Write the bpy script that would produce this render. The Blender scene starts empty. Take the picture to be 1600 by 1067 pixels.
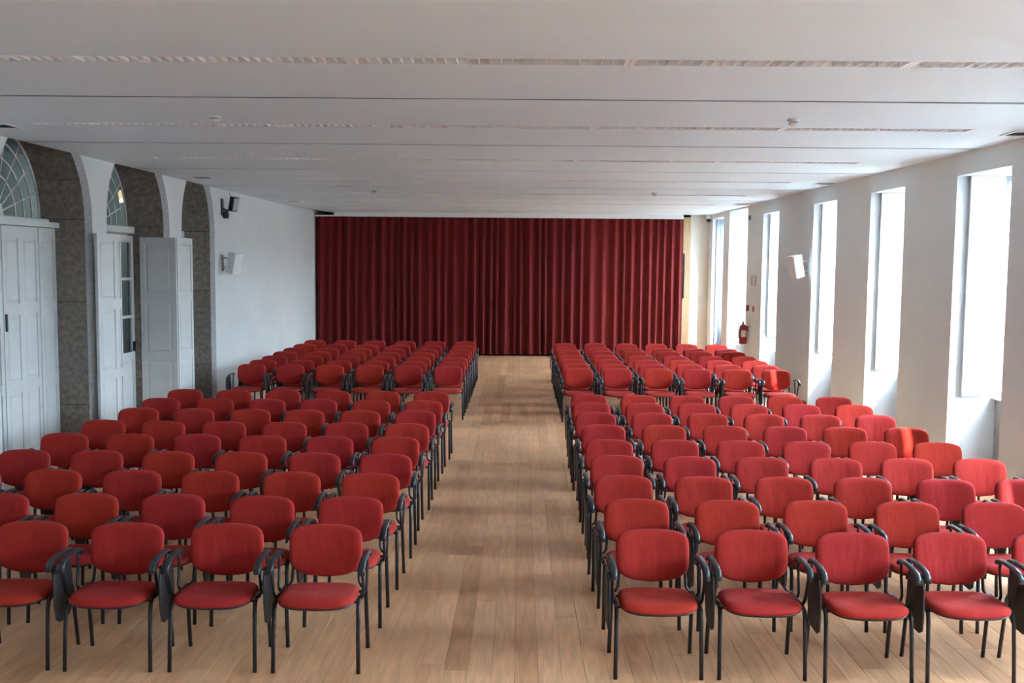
import bpy, math, random
from mathutils import Vector, Matrix
random.seed(7)
SC = bpy.context.scene
COL = SC.collection

# ------------------------------------------------------------------ camera
PITCH, YAW, ROLL, CAMZ, FPX = 0.0802, 0.00827, 0.0086, 2.474, 1555.6
cam = bpy.data.cameras.new('camera')
cam.sensor_width = 36.0
cam.lens = FPX * 36.0 / 1600.0
cam.clip_end = 300
camo = bpy.data.objects.new('camera', cam)
COL.objects.link(camo)
_f = Vector((-math.sin(YAW) * math.cos(PITCH), math.cos(YAW) * math.cos(PITCH), -math.sin(PITCH)))
_r = Vector((math.cos(YAW), math.sin(YAW), 0))
_u = _r.cross(_f)
_r2 = math.cos(ROLL) * _r + math.sin(ROLL) * _u
_u2 = -math.sin(ROLL) * _r + math.cos(ROLL) * _u
camo.matrix_world = Matrix(((_r2.x, _u2.x, -_f.x, 0), (_r2.y, _u2.y, -_f.y, 0), (_r2.z, _u2.z, -_f.z, CAMZ), (0, 0, 0, 1)))
SC.camera = camo

# ------------------------------------------------------------------ daylight and exposure
w = bpy.data.worlds.new('sky')
SC.world = w
w.use_nodes = True
bg = w.node_tree.nodes['Background']
bg.inputs[0].default_value = (0.67, 0.84, 1.0, 1)
bg.inputs[1].default_value = 8.0
sun = bpy.data.lights.new('sun', 'SUN')
sun.energy = 3.5
sun.angle = math.radians(1.2)
sun.color = (1.0, 0.95, 0.88)
suno = bpy.data.objects.new('sun', sun)
COL.objects.link(suno)
suno.rotation_euler = Vector((-1.0, 1.75, -1.55)).to_track_quat('-Z', 'Y').to_euler()
vs = SC.view_settings
vs.view_transform = 'Standard'
vs.look = 'None'
vs.exposure = 3.1
vs.gamma = 1.0
vs.use_curve_mapping = False
SC.cycles.use_denoising = True
SC.cycles.max_bounces = 10
SC.cycles.diffuse_bounces = 7
SC.cycles.sample_clamp_indirect = 6.0

# ------------------------------------------------------------------ dimensions of the hall
XL, XR, ZC, YB, YF = -5.38, 4.90, 3.72, 26.15, -3.0
ZTOP = 4.15
WINS = [(-0.90, 0.35, 3.48), (1.85, 3.10, 3.48), (4.60, 5.85, 3.48), (7.35, 8.60, 3.48), (10.10, 11.36, 3.48), (12.88, 14.13, 3.48), (15.62, 16.86, 3.48),  # two foremost windows added out of view to brighten the front
        (19.10, 20.34, 3.48), (21.72, 23.62, 3.69), (24.28, 25.68, 3.60)]
for i, (y0, y1, zt) in enumerate(WINS):          # light portals in the window openings (they only guide sampling of the sky)
    p = bpy.data.lights.new('window_portal', 'AREA')
    p.shape = 'RECTANGLE'
    p.size, p.size_y = zt - 1.0, y1 - y0
    p.cycles.is_portal = True
    po = bpy.data.objects.new('window_portal', p)
    COL.objects.link(po)
    po.location = (XR + 0.66, (y0 + y1) / 2, (zt + 1.0) / 2)
    po.rotation_euler = (0, math.radians(90), 0)

# ------------------------------------------------------------------ materials
MATS = {}
def mat(name, col, rough=0.6, spec=0.5, var=0.0, vscale=3.0, bump=0.0, bscale=40.0, metal=0.0, orand=0.0, stretch=None, sheen=0.0, detail=4.0):
    m = bpy.data.materials.new(name)
    m.use_nodes = True
    nt = m.node_tree
    b = nt.nodes['Principled BSDF']
    b.inputs['Base Color'].default_value = (*col, 1)
    b.inputs['Roughness'].default_value = rough
    b.inputs['Specular IOR Level'].default_value = spec
    b.inputs['Metallic'].default_value = metal
    if sheen:
        b.inputs['Sheen Weight'].default_value = sheen
        b.inputs['Sheen Roughness'].default_value = 0.5
    tc = nt.nodes.new('ShaderNodeTexCoord')
    vec = tc.outputs['Object']
    if stretch:
        mp = nt.nodes.new('ShaderNodeMapping')
        mp.inputs['Scale'].default_value = stretch
        nt.links.new(vec, mp.inputs['Vector'])
        vec = mp.outputs['Vector']
    colsock = None
    if var or orand:
        hsv = nt.nodes.new('ShaderNodeHueSaturation')
        hsv.inputs['Color'].default_value = (*col, 1)
        nt.links.new(hsv.outputs['Color'], b.inputs['Base Color'])
        if var:
            n = nt.nodes.new('ShaderNodeTexNoise')
            n.inputs['Scale'].default_value = vscale
            n.inputs['Detail'].default_value = detail
            nt.links.new(vec, n.inputs['Vector'])
            mr = nt.nodes.new('ShaderNodeMapRange')
            mr.inputs[1].default_value, mr.inputs[2].default_value = 0.25, 0.75
            mr.inputs[3].default_value, mr.inputs[4].default_value = 1 - var, 1 + var
            nt.links.new(n.outputs['Fac'], mr.inputs[0])
            vsock = mr.outputs[0]
        else:
            vsock = None
        if orand:
            oi = nt.nodes.new('ShaderNodeObjectInfo')
            mr2 = nt.nodes.new('ShaderNodeMapRange')
            mr2.inputs[3].default_value, mr2.inputs[4].default_value = 1 - orand, 1 + orand
            nt.links.new(oi.outputs['Random'], mr2.inputs[0])
            if vsock:
                mu = nt.nodes.new('ShaderNodeMath'); mu.operation = 'MULTIPLY'
                nt.links.new(vsock, mu.inputs[0]); nt.links.new(mr2.outputs[0], mu.inputs[1])
                vsock = mu.outputs[0]
            else:
                vsock = mr2.outputs[0]
        nt.links.new(vsock, hsv.inputs['Value'])
    if bump:
        n = nt.nodes.new('ShaderNodeTexNoise')
        n.inputs['Scale'].default_value = bscale
        n.inputs['Detail'].default_value = 5
        nt.links.new(vec, n.inputs['Vector'])
        bp = nt.nodes.new('ShaderNodeBump')
        bp.inputs['Strength'].default_value = bump
        bp.inputs['Distance'].default_value = 0.01
        nt.links.new(n.outputs['Fac'], bp.inputs['Height'])
        nt.links.new(bp.outputs['Normal'], b.inputs['Normal'])
    MATS[name] = m
    return m

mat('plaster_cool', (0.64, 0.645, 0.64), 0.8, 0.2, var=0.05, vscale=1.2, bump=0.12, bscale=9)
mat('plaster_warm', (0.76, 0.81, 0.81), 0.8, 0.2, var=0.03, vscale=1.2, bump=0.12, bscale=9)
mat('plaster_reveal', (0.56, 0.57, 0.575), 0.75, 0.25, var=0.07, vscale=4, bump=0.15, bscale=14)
mat('plaster_cream', (0.66, 0.60, 0.50), 0.8, 0.2, var=0.03)
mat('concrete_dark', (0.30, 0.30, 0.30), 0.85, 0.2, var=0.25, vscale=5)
mat('ceiling_white', (0.72, 0.815, 0.88), 0.62, 0.3, var=0.035, vscale=2.0, stretch=(0.4, 40, 1), bump=0.05, bscale=3.0)
mat('groove_dark', (0.10, 0.10, 0.11), 0.8)
mat('fixture_white', (0.82, 0.83, 0.85), 0.4, 0.5)
mat('fixture_inside', (0.70, 0.71, 0.73), 0.5)
mat('void_dark', (0.02, 0.015, 0.015), 0.9)
mat('paint_white', (0.62, 0.64, 0.64), 0.42, 0.5, var=0.05, vscale=5, bump=0.05, bscale=20)
mat('shutter_white', (0.74, 0.74, 0.735), 0.45, 0.4)
mat('granite', (0.215, 0.188, 0.160), 0.85, 0.25, var=0.40, vscale=16, bump=0.6, bscale=60, orand=0.18, detail=8)
mat('shutter_grey', (0.20, 0.23, 0.27), 0.5, 0.4)
mat('granite_pale', (0.42, 0.42, 0.42), 0.85, 0.25, var=0.2, vscale=30, bump=0.3, bscale=60)
mat('facade_far', (0.32, 0.31, 0.29), 0.9)
mat('mortar_dark', (0.035, 0.032, 0.03), 0.9)
mat('drape_dark', (0.06, 0.05, 0.05), 0.9)
mat('steel_black', (0.012, 0.013, 0.016), 0.34, 0.5)
mat('plastic_black', (0.018, 0.022, 0.028), 0.30, 0.5, bump=0.05, bscale=300)
mat('tablet_black', (0.022, 0.022, 0.024), 0.5, 0.4)
mat('plastic_white', (0.74, 0.75, 0.75), 0.45)
mat('plastic_grey', (0.30, 0.31, 0.33), 0.45)
mat('metal_grey', (0.45, 0.46, 0.48), 0.35, metal=0.8)
mat('red_paint', (0.40, 0.035, 0.03), 0.35)
mat('red_print', (0.42, 0.10, 0.10), 0.6)
mat('paper_white', (0.75, 0.75, 0.72), 0.7)
mat('lens_black', (0.005, 0.005, 0.006), 0.12)
mat('corridor', (0.30, 0.35, 0.37), 0.8)
mat('paving', (0.08, 0.08, 0.075), 0.9, 0.2, var=0.1)
mat('wood_trim', (0.46, 0.30, 0.16), 0.45, 0.4, var=0.2, vscale=6, stretch=(8, 8, 0.6))
mat('wood_base', (0.42, 0.27, 0.14), 0.45, 0.4, var=0.2, vscale=6, stretch=(8, 0.6, 8))

def glass(name, tint, refl):
    m = bpy.data.materials.new(name); m.use_nodes = True
    nt = m.node_tree; nt.nodes.remove(nt.nodes['Principled BSDF'])
    tr = nt.nodes.new('ShaderNodeBsdfTransparent'); tr.inputs[0].default_value = (*tint, 1)
    gl = nt.nodes.new('ShaderNodeBsdfGlossy'); gl.inputs['Roughness'].default_value = 0.03
    fr = nt.nodes.new('ShaderNodeFresnel'); fr.inputs[0].default_value = refl
    mx = nt.nodes.new('ShaderNodeMixShader')
    ge = nt.nodes.new('ShaderNodeNewGeometry'); iv = nt.nodes.new('ShaderNodeMath'); iv.operation = 'SUBTRACT'; iv.inputs[0].default_value = 1.0
    mu = nt.nodes.new('ShaderNodeMath'); mu.operation = 'MULTIPLY'
    nt.links.new(ge.outputs['Backfacing'], iv.inputs[1]); nt.links.new(fr.outputs[0], mu.inputs[0]); nt.links.new(iv.outputs[0], mu.inputs[1])
    nt.links.new(mu.outputs[0], mx.inputs[0]); nt.links.new(tr.outputs[0], mx.inputs[1]); nt.links.new(gl.outputs[0], mx.inputs[2])
    nt.links.new(mx.outputs[0], nt.nodes['Material Output'].inputs[0])
    MATS[name] = m
glass('window_glass', (0.95, 0.97, 0.98), 1.3)
glass('fan_glass', (0.70, 0.80, 0.85), 1.8)

def fabric(name, c0, c1, rough, sheen, crease):
    m = mat(name, c0, rough, 0.15, sheen=sheen)
    nt = m.node_tree; b = nt.nodes['Principled BSDF']
    tc = nt.nodes.new('ShaderNodeTexCoord'); oi = nt.nodes.new('ShaderNodeObjectInfo')
    mix = nt.nodes.new('ShaderNodeMix'); mix.data_type = 'RGBA'
    mix.inputs[6].default_value = (*c0, 1); mix.inputs[7].default_value = (*c1, 1)
    nt.links.new(oi.outputs['Random'], mix.inputs[0])
    n = nt.nodes.new('ShaderNodeTexNoise'); n.inputs['Scale'].default_value = 260; n.inputs['Detail'].default_value = 2
    nt.links.new(tc.outputs['Object'], n.inputs['Vector'])
    mr = nt.nodes.new('ShaderNodeMapRange'); mr.inputs[1].default_value = 0.3; mr.inputs[2].default_value = 0.7
    mr.inputs[3].default_value = 0.82; mr.inputs[4].default_value = 1.15
    nt.links.new(n.outputs['Fac'], mr.inputs[0])
    hs = nt.nodes.new('ShaderNodeHueSaturation')
    nt.links.new(mix.outputs[2], hs.inputs['Color']); nt.links.new(mr.outputs[0], hs.inputs['Value'])
    nt.links.new(hs.outputs['Color'], b.inputs['Base Color'])
    # soft creases, different on every piece
    mp = nt.nodes.new('ShaderNodeMapping'); mp.inputs['Scale'].default_value = (9, 9, 2.2)
    cb = nt.nodes.new('ShaderNodeCombineXYZ')
    ml = nt.nodes.new('ShaderNodeMath'); ml.operation = 'MULTIPLY'; ml.inputs[1].default_value = 60
    nt.links.new(oi.outputs['Random'], ml.inputs[0])
    nt.links.new(ml.outputs[0], cb.inputs[0]); nt.links.new(ml.outputs[0], cb.inputs[2])
    nt.links.new(cb.outputs[0], mp.inputs['Location']); nt.links.new(tc.outputs['Object'], mp.inputs['Vector'])
    n2 = nt.nodes.new('ShaderNodeTexNoise'); n2.inputs['Scale'].default_value = 1.0; n2.inputs['Detail'].default_value = 2
    nt.links.new(mp.outputs[0], n2.inputs['Vector'])
    b1 = nt.nodes.new('ShaderNodeBump'); b1.inputs['Strength'].default_value = crease; b1.inputs['Distance'].default_value = 0.03
    nt.links.new(n2.outputs['Fac'], b1.inputs['Height'])
    b2 = nt.nodes.new('ShaderNodeBump'); b2.inputs['Strength'].default_value = 0.25; b2.inputs['Distance'].default_value = 0.002
    nt.links.new(n.outputs['Fac'], b2.inputs['Height']); nt.links.new(b1.outputs[0], b2.inputs['Normal'])
    nt.links.new(b2.outputs[0], b.inputs['Normal'])
    return m
fabric('chair_red', (0.41, 0.032, 0.018), (0.37, 0.024, 0.026), 0.85, 0.03, 0.45)
fabric('curtain_red', (0.16, 0.014, 0.015), (0.15, 0.012, 0.014), 0.85, 0.1, 0.15)

def oak():
    m = bpy.data.materials.new('oak_plank'); m.use_nodes = True
    nt = m.node_tree; b = nt.nodes['Principled BSDF']; L = nt.links.new
    tc = nt.nodes.new('ShaderNodeTexCoord'); oi = nt.nodes.new('ShaderNodeObjectInfo'); ge = nt.nodes.new('ShaderNodeNewGeometry')
    ad = nt.nodes.new('ShaderNodeMath'); ad.operation = 'ADD'; L(oi.outputs['Random'], ad.inputs[0]); L(ge.outputs['Random Per Island'], ad.inputs[1])
    fr = nt.nodes.new('ShaderNodeMath'); fr.operation = 'FRACT'; L(ad.outputs[0], fr.inputs[0])
    rp = nt.nodes.new('ShaderNodeValToRGB'); cr = rp.color_ramp
    cr.elements[0].position = 0.0; cr.elements[0].color = (0.54, 0.275, 0.135, 1)
    cr.elements[1].position = 1.0; cr.elements[1].color = (0.75, 0.42, 0.232, 1)
    e = cr.elements.new(0.12); e.color = (0.64, 0.332, 0.172, 1)
    e = cr.elements.new(0.6); e.color = (0.70, 0.385, 0.204, 1)
    L(fr.outputs[0], rp.inputs[0])
    off = nt.nodes.new('ShaderNodeMath'); off.operation = 'MULTIPLY'; off.inputs[1].default_value = 37.0; L(fr.outputs[0], off.inputs[0])
    cb = nt.nodes.new('ShaderNodeCombineXYZ'); L(off.outputs[0], cb.inputs[0]); L(off.outputs[0], cb.inputs[1])
    va = nt.nodes.new('ShaderNodeVectorMath'); va.operation = 'ADD'; L(ge.outputs['Position'], va.inputs[0]); L(cb.outputs[0], va.inputs[1])
    mp = nt.nodes.new('ShaderNodeMapping'); mp.inputs['Scale'].default_value = (7.0, 0.8, 1.0); L(va.outputs[0], mp.inputs['Vector'])
    n1 = nt.nodes.new('ShaderNodeTexNoise'); n1.inputs['Scale'].default_value = 1.0; n1.inputs['Detail'].default_value = 3; L(mp.outputs[0], n1.inputs['Vector'])
    sn = nt.nodes.new('ShaderNodeMath'); sn.operation = 'MULTIPLY'; sn.inputs[1].default_value = 34; L(n1.outputs['Fac'], sn.inputs[0])
    si = nt.nodes.new('ShaderNodeMath'); si.operation = 'SINE'; L(sn.outputs[0], si.inputs[0])
    m1 = nt.nodes.new('ShaderNodeMapRange'); m1.inputs[1].default_value = -1; m1.inputs[2].default_value = 1; m1.inputs[3].default_value = 0.89; m1.inputs[4].default_value = 1.05; L(si.outputs[0], m1.inputs[0])
    mp2 = nt.nodes.new('ShaderNodeMapping'); mp2.inputs['Scale'].default_value = (140, 3.0, 1); L(va.outputs[0], mp2.inputs['Vector'])
    n2 = nt.nodes.new('ShaderNodeTexNoise'); n2.inputs['Scale'].default_value = 1.0; n2.inputs['Detail'].default_value = 4; L(mp2.outputs[0], n2.inputs['Vector'])
    m2 = nt.nodes.new('ShaderNodeMapRange'); m2.inputs[1].default_value = 0.3; m2.inputs[2].default_value = 0.7; m2.inputs[3].default_value = 0.88; m2.inputs[4].default_value = 1.1; L(n2.outputs['Fac'], m2.inputs[0])
    n3 = nt.nodes.new('ShaderNodeTexNoise'); n3.inputs['Scale'].default_value = 1.3; n3.inputs['Detail'].default_value = 4; L(ge.outputs['Position'], n3.inputs['Vector'])
    m3 = nt.nodes.new('ShaderNodeMapRange'); m3.inputs[1].default_value = 0.3; m3.inputs[2].default_value = 0.7; m3.inputs[3].default_value = 0.84; m3.inputs[4].default_value = 1.12; L(n3.outputs['Fac'], m3.inputs[0])  # broad light and dark patches put aisle shadows into the plank colour
    a = nt.nodes.new('ShaderNodeMath'); a.operation = 'MULTIPLY'; L(m1.outputs[0], a.inputs[0]); L(m2.outputs[0], a.inputs[1])
    c = nt.nodes.new('ShaderNodeMath'); c.operation = 'MULTIPLY'; L(a.outputs[0], c.inputs[0]); L(m3.outputs[0], c.inputs[1])
    hs = nt.nodes.new('ShaderNodeHueSaturation'); L(rp.outputs[0], hs.inputs['Color']); L(c.outputs[0], hs.inputs['Value'])
    L(hs.outputs['Color'], b.inputs['Base Color'])
    rr = nt.nodes.new('ShaderNodeMapRange'); rr.inputs[3].default_value = 0.29; rr.inputs[4].default_value = 0.40; L(n3.outputs['Fac'], rr.inputs[0])
    L(rr.outputs[0], b.inputs['Roughness'])
    b.inputs['Specular IOR Level'].default_value = 0.45
    bp = nt.nodes.new('ShaderNodeBump'); bp.inputs['Strength'].default_value = 0.10; bp.inputs['Distance'].default_value = 0.004
    L(n2.outputs['Fac'], bp.inputs['Height']); L(bp.outputs[0], b.inputs['Normal'])
    MATS['oak'] = m
oak()

# ------------------------------------------------------------------ mesh helpers
class MB:
    def __init__(self):
        self.v = []; self.f = []; self.mi = []
    def add(self, vs, fs, mi=0):
        o = len(self.v)
        self.v += [tuple(p) for p in vs]
        self.f += [tuple(i + o for i in f) for f in fs]
        self.mi += [mi] * len(fs)
        return self
    def box(self, x0, x1, y0, y1, z0, z1, mi=0):
        vs = [(x0, y0, z0), (x1, y0, z0), (x1, y1, z0), (x0, y1, z0), (x0, y0, z1), (x1, y0, z1), (x1, y1, z1), (x0, y1, z1)]
        fs = [(0, 3, 2, 1), (4, 5, 6, 7), (0, 1, 5, 4), (1, 2, 6, 5), (2, 3, 7, 6), (3, 0, 4, 7)]
        return self.add(vs, fs, mi)
    def cbox(self, x0, x1, y0, y1, z0, z1, c, axis='z'):
        """box with the four edges along `axis` chamfered and the end rims chamfered too"""
        def ring(t, ins):
            if axis == 'z': a0, a1, b0, b1 = x0 + ins, x1 - ins, y0 + ins, y1 - ins
            elif axis == 'y': a0, a1, b0, b1 = z0 + ins, z1 - ins, x0 + ins, x1 - ins
            else: a0, a1, b0, b1 = y0 + ins, y1 - ins, z0 + ins, z1 - ins
            p = [(a0 + c, b0), (a1 - c, b0), (a1, b0 + c), (a1, b1 - c), (a1 - c, b1), (a0 + c, b1), (a0, b1 - c), (a0, b0 + c)]
            if axis == 'z': return [(a, b, t) for a, b in p]
            if axis == 'y': return [(b, t, a) for a, b in p]
            return [(t, a, b) for a, b in p]
        lo, hi = (z0, z1) if axis == 'z' else ((y0, y1) if axis == 'y' else (x0, x1))
        r = ring(lo, c * 0.8) + ring(lo + c, 0) + ring(hi - c, 0) + ring(hi, c * 0.8)
        fs = [tuple(range(7, -1, -1)), tuple(range(24, 32))]
        for k in range(3):
            for i in range(8):
                j = (i + 1) % 8
                fs.append((k * 8 + i, k * 8 + j, k * 8 + 8 + j, k * 8 + 8 + i))
        return self.add(r, fs)
    def tube(self, pts, rx, ry=None, n=8, up=(1, 0, 0), cap=True):
        """sweep an ellipse along pts; rx is the radius along `up`-ish axis"""
        ry = rx if ry is None else ry
        pts = [Vector(p) for p in pts]; N = len(pts); rings = []
        for i, p in enumerate(pts):
            t = (pts[min(i + 1, N - 1)] - pts[max(i - 1, 0)]).normalized()
            a = Vector(up); a = (a - a.dot(t) * t)
            a = a.normalized() if a.length > 1e-5 else t.orthogonal().normalized()
            b = t.cross(a)
            rings.append([p + a * (rx * math.cos(2 * math.pi * k / n)) + b * (ry * math.sin(2 * math.pi * k / n)) for k in range(n)])
        vs = [q for r in rings for q in r]; fs = []
        for i in range(N - 1):
            for k in range(n):
                l = (k + 1) % n
                fs.append((i * n + k, i * n + l, (i + 1) * n + l, (i + 1) * n + k))
        if cap:
            fs.append(tuple(range(n - 1, -1, -1))); fs.append(tuple((N - 1) * n + k for k in range(n)))
        return self.add(vs, fs)
    def lathe(self, prof, c=(0, 0, 0), n=16, axis='z'):
        vs = []; fs = []
        for r, h in prof:
            for k in range(n):
                a = 2 * math.pi * k / n
                d = (r * math.cos(a), r * math.sin(a), h)
                if axis == 'x': d = (h, r * math.cos(a), r * math.sin(a))
                elif axis == 'y': d = (r * math.sin(a), h, r * math.cos(a))
                vs.append((c[0] + d[0], c[1] + d[1], c[2] + d[2]))
        for i in range(len(prof) - 1):
            for k in range(n):
                l = (k + 1) % n
                fs.append((i * n + k, i * n + l, (i + 1) * n + l, (i + 1) * n + k))
        fs.append(tuple(range(n - 1, -1, -1))); fs.append(tuple((len(prof) - 1) * n + k for k in range(n)))
        return self.add(vs, fs)
    def grid(self, rows):
        m = len(rows[0]); vs = [p for r in rows for p in r]; fs = []
        for i in range(len(rows) - 1):
            for k in range(m - 1):
                fs.append((i * m + k, i * m + k + 1, (i + 1) * m + k + 1, (i + 1) * m + k))
        return self.add(vs, fs)
    def mesh(self, name, mats, smooth=False):
        me = bpy.data.meshes.new(name)
        me.from_pydata(self.v, [], self.f)
        for m in ([mats] if isinstance(mats, str) else mats):
            me.materials.append(MATS[m])
        if any(self.mi): me.polygons.foreach_set('material_index', self.mi)
        if smooth:
            me.polygons.foreach_set('use_smooth', [True] * len(me.polygons))
            if smooth is not True:
                me.set_sharp_from_angle(angle=math.radians(smooth))
        me.update()
        return me
    def build(self, name, mats, parent=None, smooth=False):
        return link(name, self.mesh(name, mats, smooth), parent)

def link(name, me, parent=None, loc=None):
    o = bpy.data.objects.new(name, me)
    COL.objects.link(o)
    if parent: o.parent = parent
    if loc: o.location = loc
    return o
def tag(o, label, cat, group=None, kind=None):
    o['label'] = label; o['category'] = cat
    if group: o['group'] = group
    if kind: o['kind'] = kind
    return o
def empty(name, loc=(0, 0, 0), rz=0.0):
    o = bpy.data.objects.new(name, None)
    o.empty_display_size = 0.2
    COL.objects.link(o); o.location = loc; o.rotation_euler = (0, 0, rz)
    return o
def copy_tree(o, parent=None):
    c = o.copy(); COL.objects.link(c); c.parent = parent
    for ch in o.children: copy_tree(ch, c)
    return c
ORD = ['first', 'second', 'third', 'fourth', 'fifth', 'sixth', 'seventh', 'eighth', 'ninth']

# ================================================================== STRUCTURE
# ---- floor: sub-floor with oak planks
floor = MB().box(XL - 0.75, XR + 0.66, YF, 27.5, -0.06, -0.012).build('floor', 'void_dark')
tag(floor, 'oak plank floor of the hall with a clear aisle between the chair blocks', 'floor', kind='structure')
PW, PL = 0.142, 2.3
def plank_into(mb, x0, x1, y0, y1):
    g, c = 0.0007, 0.0012
    a0, a1, b0, b1 = x0 + g, x1 - g, y0 + g, y1 - g
    vs = [(a0, b0, -0.011), (a1, b0, -0.011), (a1, b1, -0.011), (a0, b1, -0.011),
          (a0, b0, -c), (a1, b0, -c), (a1, b1, -c), (a0, b1, -c),
          (a0 + c, b0 + c, 0), (a1 - c, b0 + c, 0), (a1 - c, b1 - c, 0), (a0 + c, b1 - c, 0)]
    fs = [(0, 1, 5, 4), (1, 2, 6, 5), (2, 3, 7, 6), (3, 0, 4, 7), (4, 5, 9, 8), (5, 6, 10, 9), (6, 7, 11, 10), (7, 4, 8, 11), (8, 9, 10, 11)]
    mb.add(vs, fs)
pm = {}
rest = MB(); single = []
ncol = int((XR + 0.55 - (XL - 0.6)) / PW) + 1
for i in range(ncol):
    x0 = XL - 0.6 + i * PW
    y = YF - random.uniform(0, PL)
    while y < 27.4:
        ln = PL * random.choice((0.75, 1.0, 1.0, 1.15))
        y1 = min(y + ln, 27.4); y0 = max(y, YF)
        if y1 - y0 > 0.05:
            if y1 > 4.9: single.append((x0, y0, y1 - y0))
            else: plank_into(rest, x0, x0 + PW, y0, y1)
        y += ln
def plank_score(p):
    x, y, l = p
    yc = max(y, 5.2)
    aisle = 1.0 if -0.98 < x < 0.55 else (0.5 if y < 6.5 else 0.12)
    return aisle * 100 / (yc * yc) * (0.35 if abs(x) > 0.55 * yc + 0.2 else 1)
single.sort(key=plank_score, reverse=True)
for k, (x0, y0, l) in enumerate(single):
    if k < 300:
        key = round(l, 2)
        if key not in pm:
            b = MB(); plank_into(b, 0, PW, 0, key); pm[key] = b.mesh('plank', 'oak')
        o = link('plank', pm[key], floor, (x0, y0, 0)); o.scale = (1, l / key, 1)
    else:
        plank_into(rest, x0, x0 + PW, y0, y0 + l)
ro = rest.build('planking', 'oak', floor); ro['kind'] = 'stuff'

# ---- ceiling: long panels with grooves coloured dark for shadow and slots for the louvre lights
ceil = MB().box(XL - 0.75, XR + 0.66, YF, 27.5, 4.16, 4.22).build('ceiling', 'void_dark')
tag(ceil, 'white suspended ceiling of long panels with dark grooves and light slots', 'ceiling', kind='structure')
LIGHT_Y = [6.36 + 3.05 * k for k in range(-2, 7)]
GROOVE_Y = [7.82 + 3.05 * k for k in range(-3, 7)]
LX0, LSEG = -4.58, 1.75
edges = [(YF, 0.0)] + sorted([(y, 0.105) for y in LIGHT_Y] + [(y, 0.040) for y in GROOVE_Y]) + [(27.4, 0.0)]
for k in range(len(edges) - 1):
    y0 = edges[k][0] + edges[k][1]; y1 = edges[k + 1][0] - edges[k + 1][1]
    if y1 - y0 < 0.05: continue
    xl = lambda y: XL if y < 22.3 else XL + (y - 22.3) * 0.088        # the ceiling leaves the wall near the curtain
    q = [(xl(y0), y0), (XR, y0), (XR, y1), (xl(y1), y1)]
    vs = [(a, b, ZC) for a, b in q] + [(a, b, ZC + 0.05) for a, b in q]
    MB().add(vs, [(0, 3, 2, 1), (4, 5, 6, 7), (0, 1, 5, 4), (1, 2, 6, 5), (2, 3, 7, 6), (3, 0, 4, 7)]).build('ceiling_panel', 'ceiling_white', ceil)
gb = MB()
for y in GROOVE_Y:                                                   # dark strip in every groove stands in for its shade
    gb.box(XL + 0.45 if y > 22 else XL, XR, y - 0.0395, y + 0.0395, ZC + 0.007, ZC + 0.06)
gb.build('groove_channel', 'groove_dark', ceil)
for y in LIGHT_Y:                                                    # plain filler at both ends of a light slot
    xa = XL if y < 22.3 else XL + 0.25
    MB().box(xa, LX0 - 0.003, y - 0.1045, y + 0.1045, ZC, ZC + 0.05).build('ceiling_panel', 'ceiling_white', ceil)
    MB().box(LX0 + 5 * LSEG + 0.003, XR, y - 0.1045, y + 0.1045, ZC, ZC + 0.05).build('ceiling_panel', 'ceiling_white', ceil)

# ---- right wall with deep window recesses
wr = MB(); T = 0.62
ys = YF
for (y0, y1, zt) in WINS:
    wr.box(XR, XR + T, ys, y0, 0, ZTOP); ys = y1
    wr.box(XR, XR + T, y0, y1, zt, ZTOP)
wr.box(XR, XR + T, ys, 27.5, 0, ZTOP)
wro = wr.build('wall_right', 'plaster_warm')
tag(wro, 'warm grey plaster wall on the right with tall deep window recesses', 'wall', kind='structure')
# reveal lining (white jambs and lintels) and parapets as parts of the wall
for (y0, y1, zt) in WINS:
    b = MB()
    b.box(XR + 0.002, XR + 0.56, y0, y0 + 0.006, 0, zt - 0.006); b.box(XR + 0.002, XR + 0.56, y1 - 0.006, y1, 0, zt - 0.006)
    b.box(XR + 0.002, XR + 0.56, y0, y1, zt - 0.006, zt)
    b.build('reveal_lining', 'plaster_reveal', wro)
    MB().box(XR + 0.545, XR + T, y0 + 0.006, y1 - 0.006, 0, 0.955).build('parapet', 'concrete_dark' if y0 < 20 else 'plaster_reveal', wro)  # nearer parapets coloured darker, their grey shadow put into the base colour
bb = MB(); ys = YF
for (y0, y1, zt) in WINS + [(26.1, 26.1, 0)]:
    bb.box(XR - 0.016, XR - 0.001, ys + 0.002, y0 - 0.002, 0.001, 0.13); ys = y1
tag(bb.build('baseboard_right', 'wood_base'), 'low wooden baseboard along the piers of the window wall', 'baseboard', kind='structure')

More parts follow.
